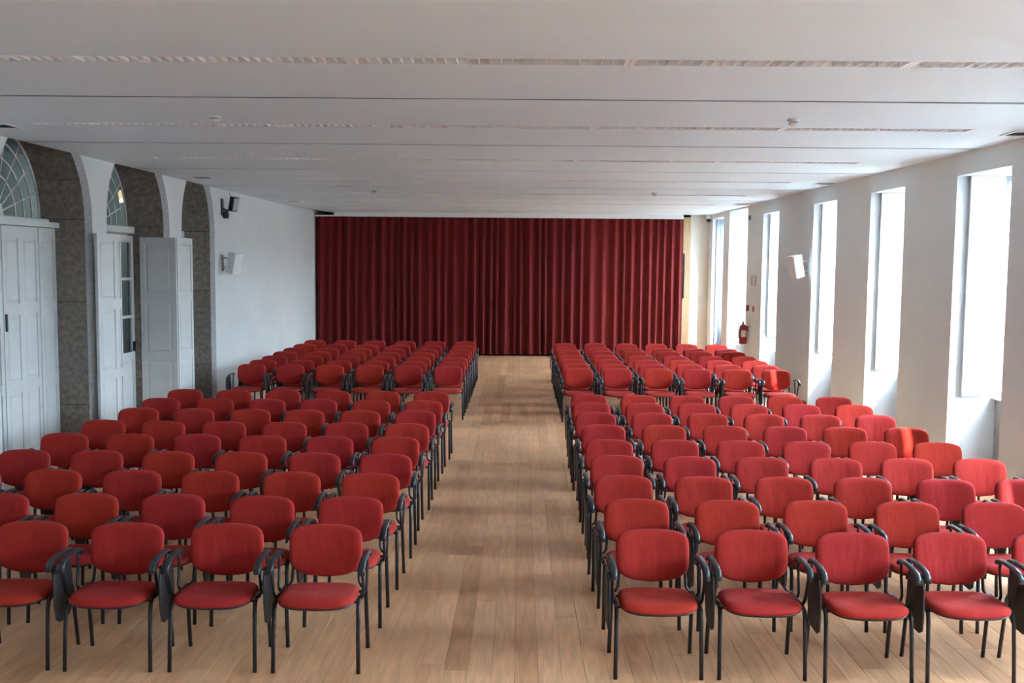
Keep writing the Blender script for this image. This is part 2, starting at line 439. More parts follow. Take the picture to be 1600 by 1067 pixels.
# ---- leaf with raised panels (doors and shutters): lies in local XZ, hinge edge x=0, front faces -Y
def leaf(name, parent, wd, ht, th, panels, m, stile=0.07, loc=(0, 0, 0), rz=0.0, glazed=None):
    """panels: list of (z0,z1); the field between the stiles is recessed, the panel is a raised piece"""
    b = MB(); rec = 0.012
    zs = [0.0] + [z for p in panels for z in p] + [ht]
    b.box(0, stile, 0, th, 0, ht); b.box(wd - stile, wd, 0, th, 0, ht)
    for k in range(0, len(zs), 2): b.box(stile, wd - stile, 0, th, zs[k], zs[k + 1])
    gz = glazed or []
    for k, (z0, z1) in enumerate(panels):
        if k not in gz: b.box(stile, wd - stile, rec, th - rec, z0, z1)
    o = b.build(name, m, parent)
    o.location = loc; o.rotation_euler = (0, 0, rz)
    for k, (z0, z1) in enumerate(panels):
        if k in gz:
            MB().box(stile, wd - stile, th / 2 - 0.003, th / 2 + 0.003, z0, z1).build('pane', 'fan_glass', o)
        else:
            i = 0.028; a0, a1 = stile + i, wd - stile - i
            if a1 - a0 < 0.04: i = 0.012; a0, a1 = stile + i, wd - stile - i
            c = 0.014
            vs = [(a0, rec - 0.0005, z0 + i), (a1, rec - 0.0005, z0 + i), (a1, rec - 0.0005, z1 - i), (a0, rec - 0.0005, z1 - i),
                  (a0 + c, 0.003, z0 + i + c), (a1 - c, 0.003, z0 + i + c), (a1 - c, 0.003, z1 - i - c), (a0 + c, 0.003, z1 - i - c)]
            MB().add(vs, [(4, 5, 6, 7), (0, 1, 5, 4), (1, 2, 6, 5), (2, 3, 7, 6), (3, 0, 4, 7)]).build('panel', m, o)
    return o

# ---- windows
WLAB = ['window recess beside the viewpoint at the front of the hall', 'second window recess from the front end of the hall', 'third window recess from the front end of the hall', 'window recess just out of frame beside the first chair rows',
        'nearest tall window with an open white shutter, at the right edge', 'second tall window from the right edge with an open white shutter',
        'tall shuttered window just right of the white wall speaker', 'narrow-looking shuttered window beside the fire extinguisher',
        'bare sunlit window recess beyond the fire extinguisher', 'farthest window recess with grey folded shutter, next to the curtain']
for i, (y0, y1, zt) in enumerate(WINS):
    wn = empty('window_%d' % (i + 1), (XR + 0.56, (y0 + y1) / 2, 0.98))
    tag(wn, WLAB[i], 'window', kind='structure')
    hw, ht = (y1 - y0) / 2 - 0.007, zt - 0.98 - 0.008
    f = MB(); t = 0.055
    f.box(0.0, 0.06, -hw, -hw + t, 0, ht); f.box(0.0, 0.06, hw - t, hw, 0, ht)
    f.box(0.0, 0.06, -hw + t, hw - t, 0, t); f.box(0.0, 0.06, -hw + t, hw - t, ht - t, ht)
    f.box(0.0, 0.06, -0.04, 0.04, t, ht - t)
    f.build('frame', 'paint_white', wn)
    nr = 4
    for s in (-1, 1):
        ya, yb = (-hw + t, -0.04) if s < 0 else (0.04, hw - t)
        for r in range(nr):
            za = t + (ht - 2 * t) * r / nr; zb = t + (ht - 2 * t) * (r + 1) / nr
            MB().box(0.028, 0.032, ya, yb, za + 0.012, zb - 0.012).build('pane', 'window_glass', wn)
            if r: MB().box(0.012, 0.048, ya, yb, za - 0.0115, za + 0.0115).build('glazing_bar', 'paint_white', wn)
    MB().cbox(-0.07, 0.06, -hw, hw, -0.024, -0.001, 0.004, axis='y').build('sill', 'paint_white', wn)
    if i == 8:
        # leaf added out of view over the nearer half to cut sky light
        h = zt - 1.0 - 0.012; w2 = (y1 - y0) / 2 - 0.012
        P3 = [(0.15, h * 0.30), (h * 0.30 + 0.09, h * 0.64), (h * 0.64 + 0.09, h - 0.10)]
        leaf('shutter', wn, w2, h, 0.03, P3, 'paint_white', 0.07, (-0.075, -w2 - 0.002, 0.006), math.pi / 2)
    if i == 9:
        # tall leaf added on the far jamb, its grey standing in for shade
        h = zt - 0.012
        leaf('shutter', wn, 0.36, h, 0.03, [(0.15, h * 0.30), (h * 0.30 + 0.09, h * 0.64), (h * 0.64 + 0.09, h - 0.10)], 'shutter_grey', 0.06,
             (-0.46, hw - 0.05, -0.975))
    if i < 8:
        # folded shutter: stands in front of the far jamb, a hand's breadth off the plaster
        h = zt - 1.0 - 0.012
        leaf('shutter', wn, 0.37, h, 0.03, [(0.10, h * 0.30), (h * 0.30 + 0.09, h * 0.64), (h * 0.64 + 0.09, h - 0.10)], 'shutter_white', 0.06,
             (-0.435, hw - 0.085, 0.018))
        leaf('shutter', wn, 0.37, h, 0.03, [(0.10, h * 0.30), (h * 0.30 + 0.09, h * 0.64), (h * 0.64 + 0.09, h - 0.10)], 'shutter_white', 0.06,
             (-0.065, -hw + 0.085, 0.018), math.pi)

# ---- left wall with three granite arches
ARCH = [(11.355, 1.085, 1.085), (14.105, 1.085, 1.085), (16.66, 0.78, 0.974)]
ZS, BAND, XREC = 2.95, 0.065, XL - 0.62
def arch_path(yc, a, b, off=0.0, n=28):
    pts = [(yc - a - off, 0.0), (yc - a - off, ZS)]
    for k in range(1, n):
        t = math.pi - math.pi * k / n
        pts.append((yc + (a + off) * math.cos(t), ZS + (b + off) * math.sin(t)))
    pts += [(yc + a + off, ZS), (yc + a + off, 0.0)]
    return pts
wl = MB(); ys = YF
for (yc, a, b) in ARCH:
    A = a + BAND
    wl.box(XL - 0.64, XL, ys, yc - A, 0, ZTOP); ys = yc + A
    P = arch_path(yc, a, b, BAND)[1:-1]
    vs = []
    for (py, pz) in P:
        pz = min(pz, ZTOP - 0.001)
        vs += [(XL, py, pz), (XL, py, ZTOP), (XL - 0.64, py, pz), (XL - 0.64, py, ZTOP)]
    fs = []
    for k in range(len(P) - 1):
        o = k * 4
        fs += [(o, o + 4, o + 5, o + 1), (o + 2, o + 3, o + 7, o + 6), (o, o + 2, o + 6, o + 4)]
    wl.add(vs, fs)
wl.box(XL - 0.64, XL, ys, 27.5, 0, ZTOP)
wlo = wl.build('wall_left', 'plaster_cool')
tag(wlo, 'cool white plaster wall on the left with arched door openings', 'wall', kind='structure')
ALAB = ['granite arch surround at the left edge around closed shutters', 'granite arch surround around the open double door', 'granite arch surround nearest the wall speakers']
def block(mb, o0, o1, x0, x1):
    """stone between outline segment o0 (inner pts) and o1 (outer pts), extruded from x0 to x1"""
    n = len(o0); vs = []
    for x in (x0, x1):
        vs += [(x, p[0], p[1]) for p in o0] + [(x, p[0], p[1]) for p in o1]
    fs = []
    for k in range(n - 1):
        fs += [(k, k + 1, n + k + 1, n + k), (2 * n + k, 3 * n + k, 3 * n + k + 1, 2 * n + k + 1),
               (k, 2 * n + k, 2 * n + k + 1, k + 1), (n + k, n + k + 1, 3 * n + k + 1, 3 * n + k)]
    fs += [(0, n, 3 * n, 2 * n), (n - 1, 2 * n + n - 1, 4 * n - 1, 2 * n - 1)]
    mb.add(vs, fs)
for ai, (yc, a, b) in enumerate(ARCH):
    tr = empty('trim_%d' % (ai + 1), (0, 0, 0))
    tag(tr, ALAB[ai], 'stone arch', kind='structure')
    TH = BAND - 0.002
    x0, x1 = XREC - 0.01, XL - 0.062
    for s in (-1, 1):
        ye = yc + s * a
        zz = [0.0, 0.62, 1.92, ZS]
        for k in range(3):
            d = (0.0, 0.004, 0.0015)[k]
            z0, z1 = zz[k] + 0.004, zz[k + 1] - 0.004
            ya, yb = sorted((ye - s * d, ye + s * TH))
            MB().cbox(x0, x1, ya, yb, z0, z1, 0.006).build('stone_block', 'granite', tr)
    angs = [0, 26, 55, 82, 98, 125, 154, 180]
    for k in range(7):
        t0, t1 = math.radians(angs[k] + 0.22), math.radians(angs[k + 1] - 0.22)
        ts = [t0 + (t1 - t0) * q / 6 for q in range(7)]
        d = (0.004, 0.0, 0.003)[k % 3]
        inn = [(yc + (a - d) * math.cos(t), ZS + (b - d) * math.sin(t)) for t in ts]
        out = [(yc + (a + TH) * math.cos(t), ZS + (b + TH) * math.sin(t)) for t in ts]
        m = MB(); block(m, inn, out, x0, x1); m.build('stone_block', 'granite', tr)
    PM = arch_path(yc, a, b, 0.010)
    MB().grid([[(x0, p[0], p[1]) for p in PM], [(x1, p[0], p[1]) for p in PM]]).build('mortar', 'mortar_dark', tr)
    # pale chamfered edge between stone and wall face
    P0, P1 = arch_path(yc, a, b, 0.0), arch_path(yc, a, b, BAND)
    rows = [[(XL - 0.060, p[0], p[1]) for p in P0], [(XL + 0.004, q[0], q[1]) for q in P1]]
    MB().grid(rows).build('edge_band', 'granite_pale', tr)
    # transom and impost
    MB().cbox(XREC - 0.02, XREC + 0.12, yc - a + 0.004, yc + a - 0.004, 2.84, 2.95, 0.012, axis='y').build('transom', 'paint_white', tr)

    # fanlight: own window, in the back plane of the recess
    fn = empty('window_%d' % (len(WINS) + ai + 1), (XREC, yc, ZS))
    tag(fn, ['fanlight with radial glazing bars above the closed shutters', 'fanlight with radial glazing bars above the open double door', 'fanlight hidden deep in the farthest granite arch'][ai], 'window', kind='structure')
    NS, RING = 10, [0.16, 0.44, 0.63, 0.81, 0.985]
    fr = MB()
    def arc(mb, r0, r1, t0, t1, xa, xb, n):
        ts = [t0 + (t1 - t0) * q / n for q in range(n + 1)]
        i_ = [(r0 * a * math.cos(t), r0 * b * math.sin(t)) for t in ts]; o_ = [(r1 * a * math.cos(t), r1 * b * math.sin(t)) for t in ts]
        block(mb, i_, o_, xa, xb)
    for k, r in enumerate(RING):
        m = MB(); wdt = 0.011 / a if k < 4 else 0.02 / a
        arc(m, r - wdt, r + wdt, 0.0, math.pi, -0.006, 0.010, 40)
        m.build('ring_bar', 'paint_white', fn)
    for k in range(1, NS):
        t = math.pi * k / NS
        d = Vector((0, a * math.cos(t), b * math.sin(t))); L0, L1 = d * RING[0], d * (RING[4] - 0.01)
        MB().tube([L0, L1], 0.009, 0.011, 4, up=(1, 0, 0)).build('spoke_bar', 'paint_white', fn)
    for k in range(NS):
        for r in range(4):
            m = MB(); arc(m, RING[r], RING[r + 1], math.pi * k / NS, math.pi * (k + 1) / NS, -0.002, 0.002, 3)
            m.build('pane', 'fan_glass', fn)
    m = MB(); arc(m, 0.0001, RING[0], 0, math.pi, -0.012, 0.02, 12); m.build('hub', 'paint_white', fn)

# corridor behind the arches, so that the glass has a dark room behind it
cw = MB()
cw.box(-8.3, -8.2, 8, 19, 0, ZTOP); cw.box(-8.3, XL - 0.64, 7.9, 8.0, 0, ZTOP); cw.box(-8.3, XL - 0.64, 19, 19.1, 0, ZTOP)
cw.box(-8.3, XL - 0.64, 8, 19, ZTOP, ZTOP + 0.1); cw.box(-8.3, XL - 0.64, 8, 19, -0.1, 0)
tag(cw.build('wall_corridor', 'corridor'), 'dim corridor seen through the fanlight glass behind the arches', 'wall', kind='structure')

# lamp hanging in the corridor, seen through the second fanlight
em = bpy.data.materials.new('lamp_glow'); em.use_nodes = True
eb = em.node_tree.nodes['Principled BSDF']; eb.inputs['Emission Color'].default_value = (1.0, 0.55, 0.25, 1); eb.inputs['Emission Strength'].default_value = 0.25
MATS['lamp_glow'] = em
cl = empty('pendant_lamp', (-6.95, 17.36, 3.549))
tag(cl, 'small warm pendant lamp glowing behind the second fanlight', 'lamp')
MB().lathe([(0.01, -0.11), (0.045, -0.09), (0.055, -0.03), (0.04, 0.06), (0.02, 0.10)], n=14).build('lamp_shade', 'lamp_glow', cl, True)
MB().lathe([(0.022, 0.101), (0.022, 0.16)], n=10).build('socket', 'plastic_black', cl, True)
MB().tube([(0, 0, 0.161), (0, 0, ZTOP - 3.549)], 0.005, None, 6).build('cord', 'steel_black', cl)
lp = bpy.data.lights.new('corridor_lamp_light', 'POINT'); lp.energy = 7.0; lp.color = (1.0, 0.84, 0.68); lp.shadow_soft_size = 0.06
lpo = bpy.data.objects.new('corridor_lamp_light', lp); COL.objects.link(lpo); lpo.location = (-6.95, 17.36, 3.36)

# doors
PAN = [(0.16, 0.90), (1.02, 1.80), (1.93, 2.68)]
d1 = empty('door_1', (XL - 0.44, 11.355, 0))
tag(d1, 'closed white panelled folding shutters in the granite arch at left edge', 'door', kind='structure')
lw = (2 * 1.085 - 0.012) / 5
for k in range(5):
    lf = leaf('shutter_leaf', d1, lw - 0.004, 2.82, 0.035, PAN, 'paint_white', 0.065, (0.0 if k % 2 else 0.008, -1.085 + 0.008 + k * lw, 0.012), math.pi / 2)
    if k == 2:
        MB().cbox(0.02, 0.05, -0.02, 0.0, 1.62, 1.82, 0.005).build('latch', 'plastic_black', lf)
MB().box(-0.03, 0.06, -1.08, 1.08, 2.84, 2.905).build('head_rail', 'paint_white', d1)

d2 = empty('door_2', (XL, 14.105, 0))
tag(d2, 'open double door with white folded shutters and narrow glazed leaf', 'door', kind='structure')
# glazed leaves in the back of the recess
for s in (0, 1):
    lf = leaf('glazed_leaf', d2, 1.07, 2.80, 0.045, [(0.18, 0.92), (1.04, 1.56), (1.60, 2.13), (2.17, 2.70)], 'paint_white', 0.09,
         (-0.53, -1.078 + s * 1.078, 0.012), math.pi / 2, glazed=[1, 2, 3])
    MB().box(0.515, 0.555, 0.008, 0.037, 1.04, 2.70).build('mullion', 'paint_white', lf)
    MB().cbox(0.05 if s == 0 else 0.98, 0.075 if s == 0 else 1.005, -0.045, 0.0, 1.05, 1.2, 0.005).build('handle', 'plastic_black', lf)
# folded shutters: one on the far jamb facing the room's front, one lying on the wall beyond it, one on the wall this side
leaf('shutter_leaf', d2, 0.55, 2.78, 0.035, PAN, 'paint_white', 0.075, (-0.42, 1.045, 0.012), 0.0)
leaf('shutter_leaf', d2, 0.66, 2.78, 0.035, PAN, 'paint_white', 0.075, (0.128, 1.125, 0.012), math.pi / 2 - 0.02)
leaf('shutter_leaf', d2, 0.56, 2.77, 0.035, PAN, 'paint_white', 0.075, (0.085, -1.665, 0.012), math.pi / 2 - 0.03)
leaf('shutter_leaf', d2, 0.13, 2.77, 0.035, PAN, 'paint_white', 0.028, (0.10, -1.10, 0.012), math.pi / 2 - 0.03)
leaf('shutter_leaf', d2, 0.50, 2.78, 0.035, PAN, 'paint_white', 0.075, (-0.02, -1.045, 0.012), math.pi)

d3 = empty('door_3', (XL - 0.44, 16.66, 0))
tag(d3, 'closed white shutters inside the farthest granite arch', 'door', kind='structure')
lw = (2 * 0.78 - 0.012) / 4
for k in range(4):
    leaf('shutter_leaf', d3, lw - 0.004, 2.82, 0.035, PAN, 'paint_white', 0.065, (0, -0.78 + 0.008 + k * lw, 0.012), math.pi / 2)
# thin white picture line at impost height beside the third arch
tag(MB().cbox(XL + 0.001, XL + 0.014, 17.52, 17.62, 2.935, 2.965, 0.004, axis='y').build('trim_4', 'paint_white'), 'short white impost moulding beside the third granite arch', 'trim', kind='structure')

# ---- end walls
tag(MB().box(XL - 0.1, XR + 0.1, 27.4, 27.5, 0, ZTOP).build('wall_back', 'drape_dark'), 'dark end wall hidden behind the red curtains', 'wall', kind='structure')
tag(MB().box(4.42, XR - 0.001, YB, YB + 0.12, 0, ZTOP - 0.4).build('wall_end', 'plaster_cream'), 'narrow cream wall between the red curtain and the window wall', 'wall', kind='structure')
tag(MB().box(XL - 0.7, XR + T, YF - 0.1, YF, 0, ZTOP).build('wall_front', 'drape_dark'), 'plain wall at the front end of the hall behind the viewpoint', 'wall', kind='structure')  # unseen wall, coloured dark to cut light on the first rows
t5 = MB().cbox(4.22, 4.418, YB - 0.02, YB + 0.1, 0, 3.66, 0.01).build('trim_5', 'wood_trim')
tag(t5, 'tall light wood post at the right end of the red curtains', 'wood post', kind='structure')
MB().cbox(4.235, 4.275, YB - 0.05, YB - 0.021, 1.55, 2.72, 0.006).build('slide_bar', 'plastic_black', t5)
# paving outside the windows
tag(MB().box(XR + T + 0.05, 60, -40, 70, -1.3, -1.2).build('ground', 'paving'), 'pale paving outside the windows', 'ground', kind='structure')

# house front added out of view to shade the horizon, so daylight falls steeply
hf = MB()
hf.box(17.0, 25.0, -40, 70, -1.2, 4.2)
hfo = tag(hf.build('wall_opposite', 'facade_far'), 'rendered house front across the street outside the windows', 'wall', kind='structure')

# ================================================================== CURTAINS
CUR = [(-5.36, -2.945, 'leftmost red pleated curtain panel, against the white wall'), (-2.942, -0.565, 'second red curtain panel from the left wall, at the aisle'),
       (-0.562, 1.65, 'third red curtain panel from the left wall, right of the aisle'), (1.653, 4.21, 'rightmost red curtain panel, against the light wood post')]
for ci, (x0, x1, lab) in enumerate(CUR):
    rnd = random.Random(20 + ci)
    W = x1 - x0
    # pleat phase: uneven spacing of folds
    nf = int(W / 0.215); pos = [0.0]
    for k in range(nf): pos.append(pos[-1] + rnd.uniform(0.6, 1.4))
    pos = [p / pos[-1] for p in pos]
    amp = [rnd.uniform(0.55, 1.25) for _ in range(nf + 1)]
    drift = [rnd.uniform(-0.03, 0.03) for _ in range(nf + 1)]
    ss = []
    for k in range(nf):
        for q in range(10): ss.append((k, q / 10.0))
    ss.append((nf - 1, 1.0))
    rows = []
    for r in range(13):
        v = r / 12.0                      # 0 bottom, 1 top
        z = 0.045 + v * 3.553
        row = []
        for (k, q) in ss:
            u = pos[k] + (pos[k + 1] - pos[k]) * q
            A = amp[k] * (1 - q) + amp[k + 1] * q
            D = drift[k] * (1 - q) + drift[k + 1] * q
            depth = (0.050 + 0.040 * (1 - v) ** 0.7) * A
            x = x0 + W * u + D * (1 - v) * math.sin(math.pi * u) * 1.6 + 0.012 * math.sin(2 * math.pi * q) * (1 - 0.3 * v)
            y = YB - 0.10 + depth * math.cos(2 * math.pi * q) + 0.012 * v * math.cos(6 * math.pi * (u * nf)) * (v ** 4)
            row.append((x, y, z + 0.003 * math.sin(7 * u + ci)))
        rows.append(row)
    back = [[(p[0], p[1] + 0.006, p[2]) for p in row] for row in rows]
    m = MB(); m.grid(rows); m.grid([list(reversed(r)) for r in back])
    m.grid([rows[-1], back[-1]]); m.grid([back[0], rows[0]])
    o = m.build('curtain', 'curtain_red', None, smooth=True)
    tag(o, lab, 'curtain', 'red curtains across the end of the hall')
    
tk = MB().cbox(XL + 0.01, 4.21, YB - 0.14, YB - 0.06, 3.605, 3.64, 0.006, axis='x').build('curtain_track', 'fixture_white')
MB().box(-4.88, 4.21, YB - 0.11, YB - 0.09, 3.6405, ZC - 0.002).build('fascia', 'fixture_white', tk)
tag(tk, 'long pale curtain track above the red curtains', 'curtain track')
for k in range(8):
    MB().box(XL + 0.8 + k * 1.13, XL + 0.83 + k * 1.13, YB - 0.089, YB - 0.065, 3.6405, ZC - 0.001).build('hanger', 'fixture_white', tk)

# ================================================================== CHAIRS
def smooth_outline(fx, fz_top, fz_bot, n): pass
def superpts(hw, zc_t, zc_b, sag, n=40, e=5.2):
    """rounded outline in (x,z): top nearly straight with a soft crown, bottom edge sagging in the middle"""
    pts = []
    for k in range(n):
        t = 2 * math.pi * k / n
        c, s = math.cos(t), math.sin(t)
        px = math.copysign(abs(c) ** (2 / e), c); pz = math.copysign(abs(s) ** (2 / e), s)
        x = hw * px
        z = (zc_t + zc_b) / 2 + (zc_t - zc_b) / 2 * pz
        f = 1 - (x / hw) ** 2
        if pz < 0: z -= sag * f * -pz; x *= 1 - 0.010 * -pz
        else: z += 0.014 * f * pz
        pts.append((x, z))
    return pts
def pad(outline, front, back, thick, edge, rings=7):
    """cushion over an outline; front(x,z)/back(x,z) give the depth of both faces"""
    n = len(outline); cx = sum(p[0] for p in outline) / n; cz = sum(p[1] for p in outline) / n
    return n, cx, cz

def make_chair():
    root = empty('conference_chair')
    # ---- backrest: pad curved around the sitter, leaning back
    out = superpts(0.230, 0.790, 0.530, 0.050, 48)
    cz = 0.66
    def yb(x, z): return 0.360 + (z - 0.5) * 0.17 - 0.62 * x * x        # wraps forward at both sides (front is -y)
    def shell(front_off, scale_e, prof, mirror):
        pass
    n = len(out)
    def pad_mesh(sc, prof):
        """prof: list of (s, dy): scaled outline s, depth offset dy from the curved sheet; closed at both ends"""
        b = MB(); vs = []; fs = []
        for (s, dy) in prof:
            for (x, z) in out:
                X, Z = x * s * sc, cz + (z - cz) * s * sc
                vs.append((X, yb(X, Z) + dy, Z))
        m = len(prof)
        for i in range(m - 1):
            for k in range(n):
                l = (k + 1) % n
                fs.append((i * n + k, i * n + l, (i + 1) * n + l, (i + 1) * n + k))
        c0 = len(vs); vs.append((0, yb(0, cz) + prof[0][1], cz)); vs.append((0, yb(0, cz) + prof[-1][1], cz))
        for k in range(n):
            l = (k + 1) % n
            fs.append((c0, l, k)); fs.append((c0 + 1, (m - 1) * n + k, (m - 1) * n + l))
        b.add(vs, fs); return b
    pad_mesh(1.0, [(0.25, -0.036), (0.5, -0.035), (0.72, -0.033), (0.87, -0.029), (0.95, -0.022), (0.985, -0.012), (1.0, 0.0), (0.985, 0.006), (0.9, 0.006), (0.3, 0.006)]).build('backrest', 'chair_red', root, True)
    pad_mesh(0.985, [(0.3, 0.0075), (0.97, 0.0075), (1.0, 0.011), (0.985, 0.018), (0.85, 0.026), (0.4, 0.028)]).build('back_shell', 'plastic_black', root, True)
    # ---- seat
    so = []
    for k in range(44):
        t = 2 * math.pi * k / 44; c, s = math.cos(t), math.sin(t)
        px = math.copysign(abs(c) ** (2 / 4.6), c); py = math.copysign(abs(s) ** (2 / 4.6), s)
        x = 0.234 * px; y = 0.135 + 0.186 * py
        f = 1 - (x / 0.234) ** 2
        if py < 0: y -= 0.018 * f * -py
        else: y += 0.01 * f * py; x *= 1 - 0.03 * py
        so.append((x, y))
    def zs(x, y):
        z = 0.438 + 0.10 * x * x
        if y < 0.02: z -= 1.5 * (0.02 - y) ** 2
        z += 0.10 * max(0, y - 0.2) * (y - 0.2) * 8 * 0.4 - 0.05 * (y - 0.14) * 0.5
        return z
    def seat_mesh(sc, prof):
        b = MB(); vs = []; fs = []
        for (s, dz) in prof:
            for (x, y) in so:
                X, Y = x * s * sc, 0.14 + (y - 0.14) * s * sc
                vs.append((X, Y, zs(X, Y) + dz))
        m = len(prof); q = len(so)
        for i in range(m - 1):
            for k in range(q):
                l = (k + 1) % q
                fs.append((i * q + k, i * q + l, (i + 1) * q + l, (i + 1) * q + k))
        c0 = len(vs); vs.append((0, 0.14, zs(0, 0.14) + prof[0][1])); vs.append((0, 0.14, zs(0, 0.14) + prof[-1][1]))
        for k in range(q):
            l = (k + 1) % q
            fs.append((c0, l, k)); fs.append((c0 + 1, (m - 1) * q + k, (m - 1) * q + l))
        b.add(vs, [tuple(reversed(f)) for f in fs]); return b
    st = seat_mesh(1.0, [(0.25, 0.026), (0.5, 0.0265), (0.72, 0.026), (0.87, 0.022), (0.95, 0.014), (0.99, 0.003), (1.0, -0.008), (0.985, -0.016), (0.6, -0.016)]).build('seat', 'chair_red', root, True)
    seat_mesh(0.99, [(0.6, -0.0165), (0.99, -0.0165), (1.0, -0.021), (0.97, -0.030), (0.8, -0.036), (0.4, -0.038)]).build('seat_shell', 'plastic_black', st, True)
    # ---- steel frame
    RX, RY = 0.0130, 0.0105
    for s in (-1, 1):
        MB().tube([(s * 0.256, 0.000, 0.0), (s * 0.254, 0.014, 0.20), (s * 0.252, 0.030, 0.37), (s * 0.251, 0.046, 0.412), (s * 0.250, 0.085, 0.428)], RX, RY, 8).build('leg', 'steel_black', root, True)
        MB().tube([(s * 0.256, 0.405, 0.0), (s * 0.254, 0.375, 0.20), (s * 0.252, 0.348, 0.40), (s * 0.250, 0.334, 0.428)], RX, RY, 8).build('leg', 'steel_black', root, True)
        MB().tube([(s * 0.250, 0.080, 0.428), (s * 0.250, 0.200, 0.422), (s * 0.250, 0.336, 0.426)], RX, 0.011, 8).build('seat_rail', 'steel_black', root, True)
        MB().tube([(s * 0.248, 0.318, 0.424), (s * 0.226, 0.336, 0.430), (s * 0.212, 0.345, 0.455), (s * 0.208, 0.352, 0.52), (s * 0.204, 0.366, 0.60), (s * 0.202, 0.384, 0.68)], 0.010, 0.0115, 8).build('back_support', 'steel_black', root, True)
    for y in (0.08, 0.27):
        MB().tube([(-0.247, y, 0.413), (0.247, y, 0.413)], 0.009, 0.009, 6, up=(0, 0, 1)).build('cross_bar', 'steel_black', root, True)
    # ---- arms: a loop standing on the seat rail with a black pad on top
    for s in (-1, 1):
        xa = s * 0.274
        arm = MB()
        prof = [(0.300, 0.640), (0.292, 0.657), (0.270, 0.668), (0.18, 0.670), (0.10, 0.666), (0.045, 0.654), (0.018, 0.634), (0.006, 0.598)]
        arm.tube([(xa, y, z) for y, z in prof], 0.0220, 0.0115, 10)
        ao = arm.build('armrest', 'plastic_black', root, True)
        MB().tube([(s * 0.262, 0.115, 0.428), (s * 0.272, 0.108, 0.455), (xa, 0.085, 0.53), (xa, 0.062, 0.60), (xa, 0.070, 0.645)], 0.0085, 0.0125, 8).build('arm_support', 'steel_black', ao, True)
        MB().tube([(s * 0.262, 0.235, 0.426), (s * 0.272, 0.240, 0.455), (xa, 0.262, 0.53), (xa, 0.276, 0.61), (xa, 0.268, 0.648)], 0.0085, 0.0125, 8).build('arm_support', 'steel_black', ao, True)
    # ---- folding writing tablet hanging outside the sitter's right arm (image left)
    tb = MB()
    ol = [(0.012, 0.625), (0.20, 0.638), (0.225, 0.61), (0.235, 0.45), (0.215, 0.33), (0.17, 0.292), (0.05, 0.285), (0.005, 0.31), (-0.012, 0.40), (-0.012, 0.56)]
    m = len(ol); vs = []
    for (dx, ins) in ((0.0, 0.003), (0.003, 0.0), (0.010, 0.0), (0.013, 0.003)):
        for (y, z) in ol:
            yy = y + (0.11 - y) * ins * 8; zz = z + (0.45 - z) * ins * 8
            vs.append((-0.311 + dx + (0.63 - zz) * 0.02, yy, zz))
    fs = [tuple(range(m - 1, -1, -1)), tuple(3 * m + k for k in range(m))]
    for i in range(3):
        for k in range(m):
            l = (k + 1) % m
            fs.append((i * m + k, i * m + l, (i + 1) * m + l, (i + 1) * m + k))
    tb.add(vs, fs)
    to = tb.build('writing_tablet', 'tablet_black', root, 30)
    h = MB(); h.cbox(-0.310, -0.280, 0.03, 0.075, 0.600, 0.642, 0.006)
    h.build('hinge', 'plastic_black', to)
    return root

LN = [[-1.21, -1.83, -2.46, -3.08],
      [-1.18, -1.81, -2.46, -3.07, -3.69],
      [-1.17, -1.79, -2.43, -3.04, -3.68, -4.31],
      [-1.16, -1.77, -2.41, -3.03, -3.67, -4.31],
      [-1.18, -1.80, -2.43, -3.08, -3.70, -4.33],
      [-1.15, -1.78, -2.41, -3.05, -3.67, -4.30],
      [-1.17, -1.77, -2.40, -3.00, -3.65, -4.26],
      [-1.15, -1.79, -2.42, -3.03, -3.64, -4.32],
      [-1.13, -1.76, -2.38, -3.03, -3.66, -4.29]]
LNY = [6.18, 6.95, 7.74, 8.53, 9.38, 10.17, 11.02, 11.86, 12.66]
RN = [[0.84, 1.46, 2.08, 2.69, 3.31],
      [0.83, 1.48, 2.10, 2.74, 3.35],
      [0.82, 1.45, 2.08, 2.69, 3.33, 3.95],
      [0.84, 1.47, 2.08, 2.74, 3.35, 3.97],
      [0.84, 1.47, 2.08, 2.71, 3.34, 3.93],
      [0.86, 1.50, 2.11, 2.73, 3.35, 3.97],
      [0.84, 1.48, 2.10, 2.73, 3.34, 3.95],
      [0.86, 1.49, 2.11, 2.73, 3.35, 3.99],
      [0.87, 1.50, 2.11, 2.72, 3.36, 3.95]]
RNY = [6.15, 6.96, 7.74, 8.55, 9.34, 10.19, 11.03, 11.82, 12.53]
LF = [[-1.14, -1.79, -2.41, -3.04, -3.67, -4.28]] * 7
LFY = [15.83, 16.55, 17.30, 18.10, 18.85, 19.75, 20.75]
RF = [[0.91, 1.55, 2.19, 2.80, 3.43, 4.03]] * 7
RFY = [15.70, 16.40, 17.15, 17.95, 18.85, 19.50, 20.55]
proto = make_chair()
first = True
rng = random.Random(5)
for blk, rows, ysr, jit in (('front left block', LN, LNY, 0.0), ('front right block', RN, RNY, 0.0), ('rear left block', LF, LFY, 0.003), ('rear right block', RF, RFY, 0.003)):
    for r, (xs, yy) in enumerate(zip(rows, ysr)):
        n = len(xs); mc = (n - 1) / 2; mx = sum(xs) / n
        sl = sum((c - mc) * (x - mx) for c, x in enumerate(xs)) / sum((c - mc) ** 2 for c in range(n))
        for c, x in enumerate(xs):
            x = 0.35 * x + 0.65 * (mx + sl * (c - mc))
            o = proto if first else copy_tree(proto)
            first = False
            o.location = (x + rng.uniform(-1, 1) * jit, yy - 0.404 + rng.uniform(-1, 1) * 0.02, 0)
            o.rotation_euler = (0, 0, math.radians(rng.uniform(-1.0, 1.0)))
            pos = 'at the aisle end' if c == 0 else ('%s from the aisle' % ORD[c])
            tag(o, 'red fabric chair %s of the %s row, %s' % (pos, ORD[r], blk), 'chair', 'red chairs in the %s' % blk)

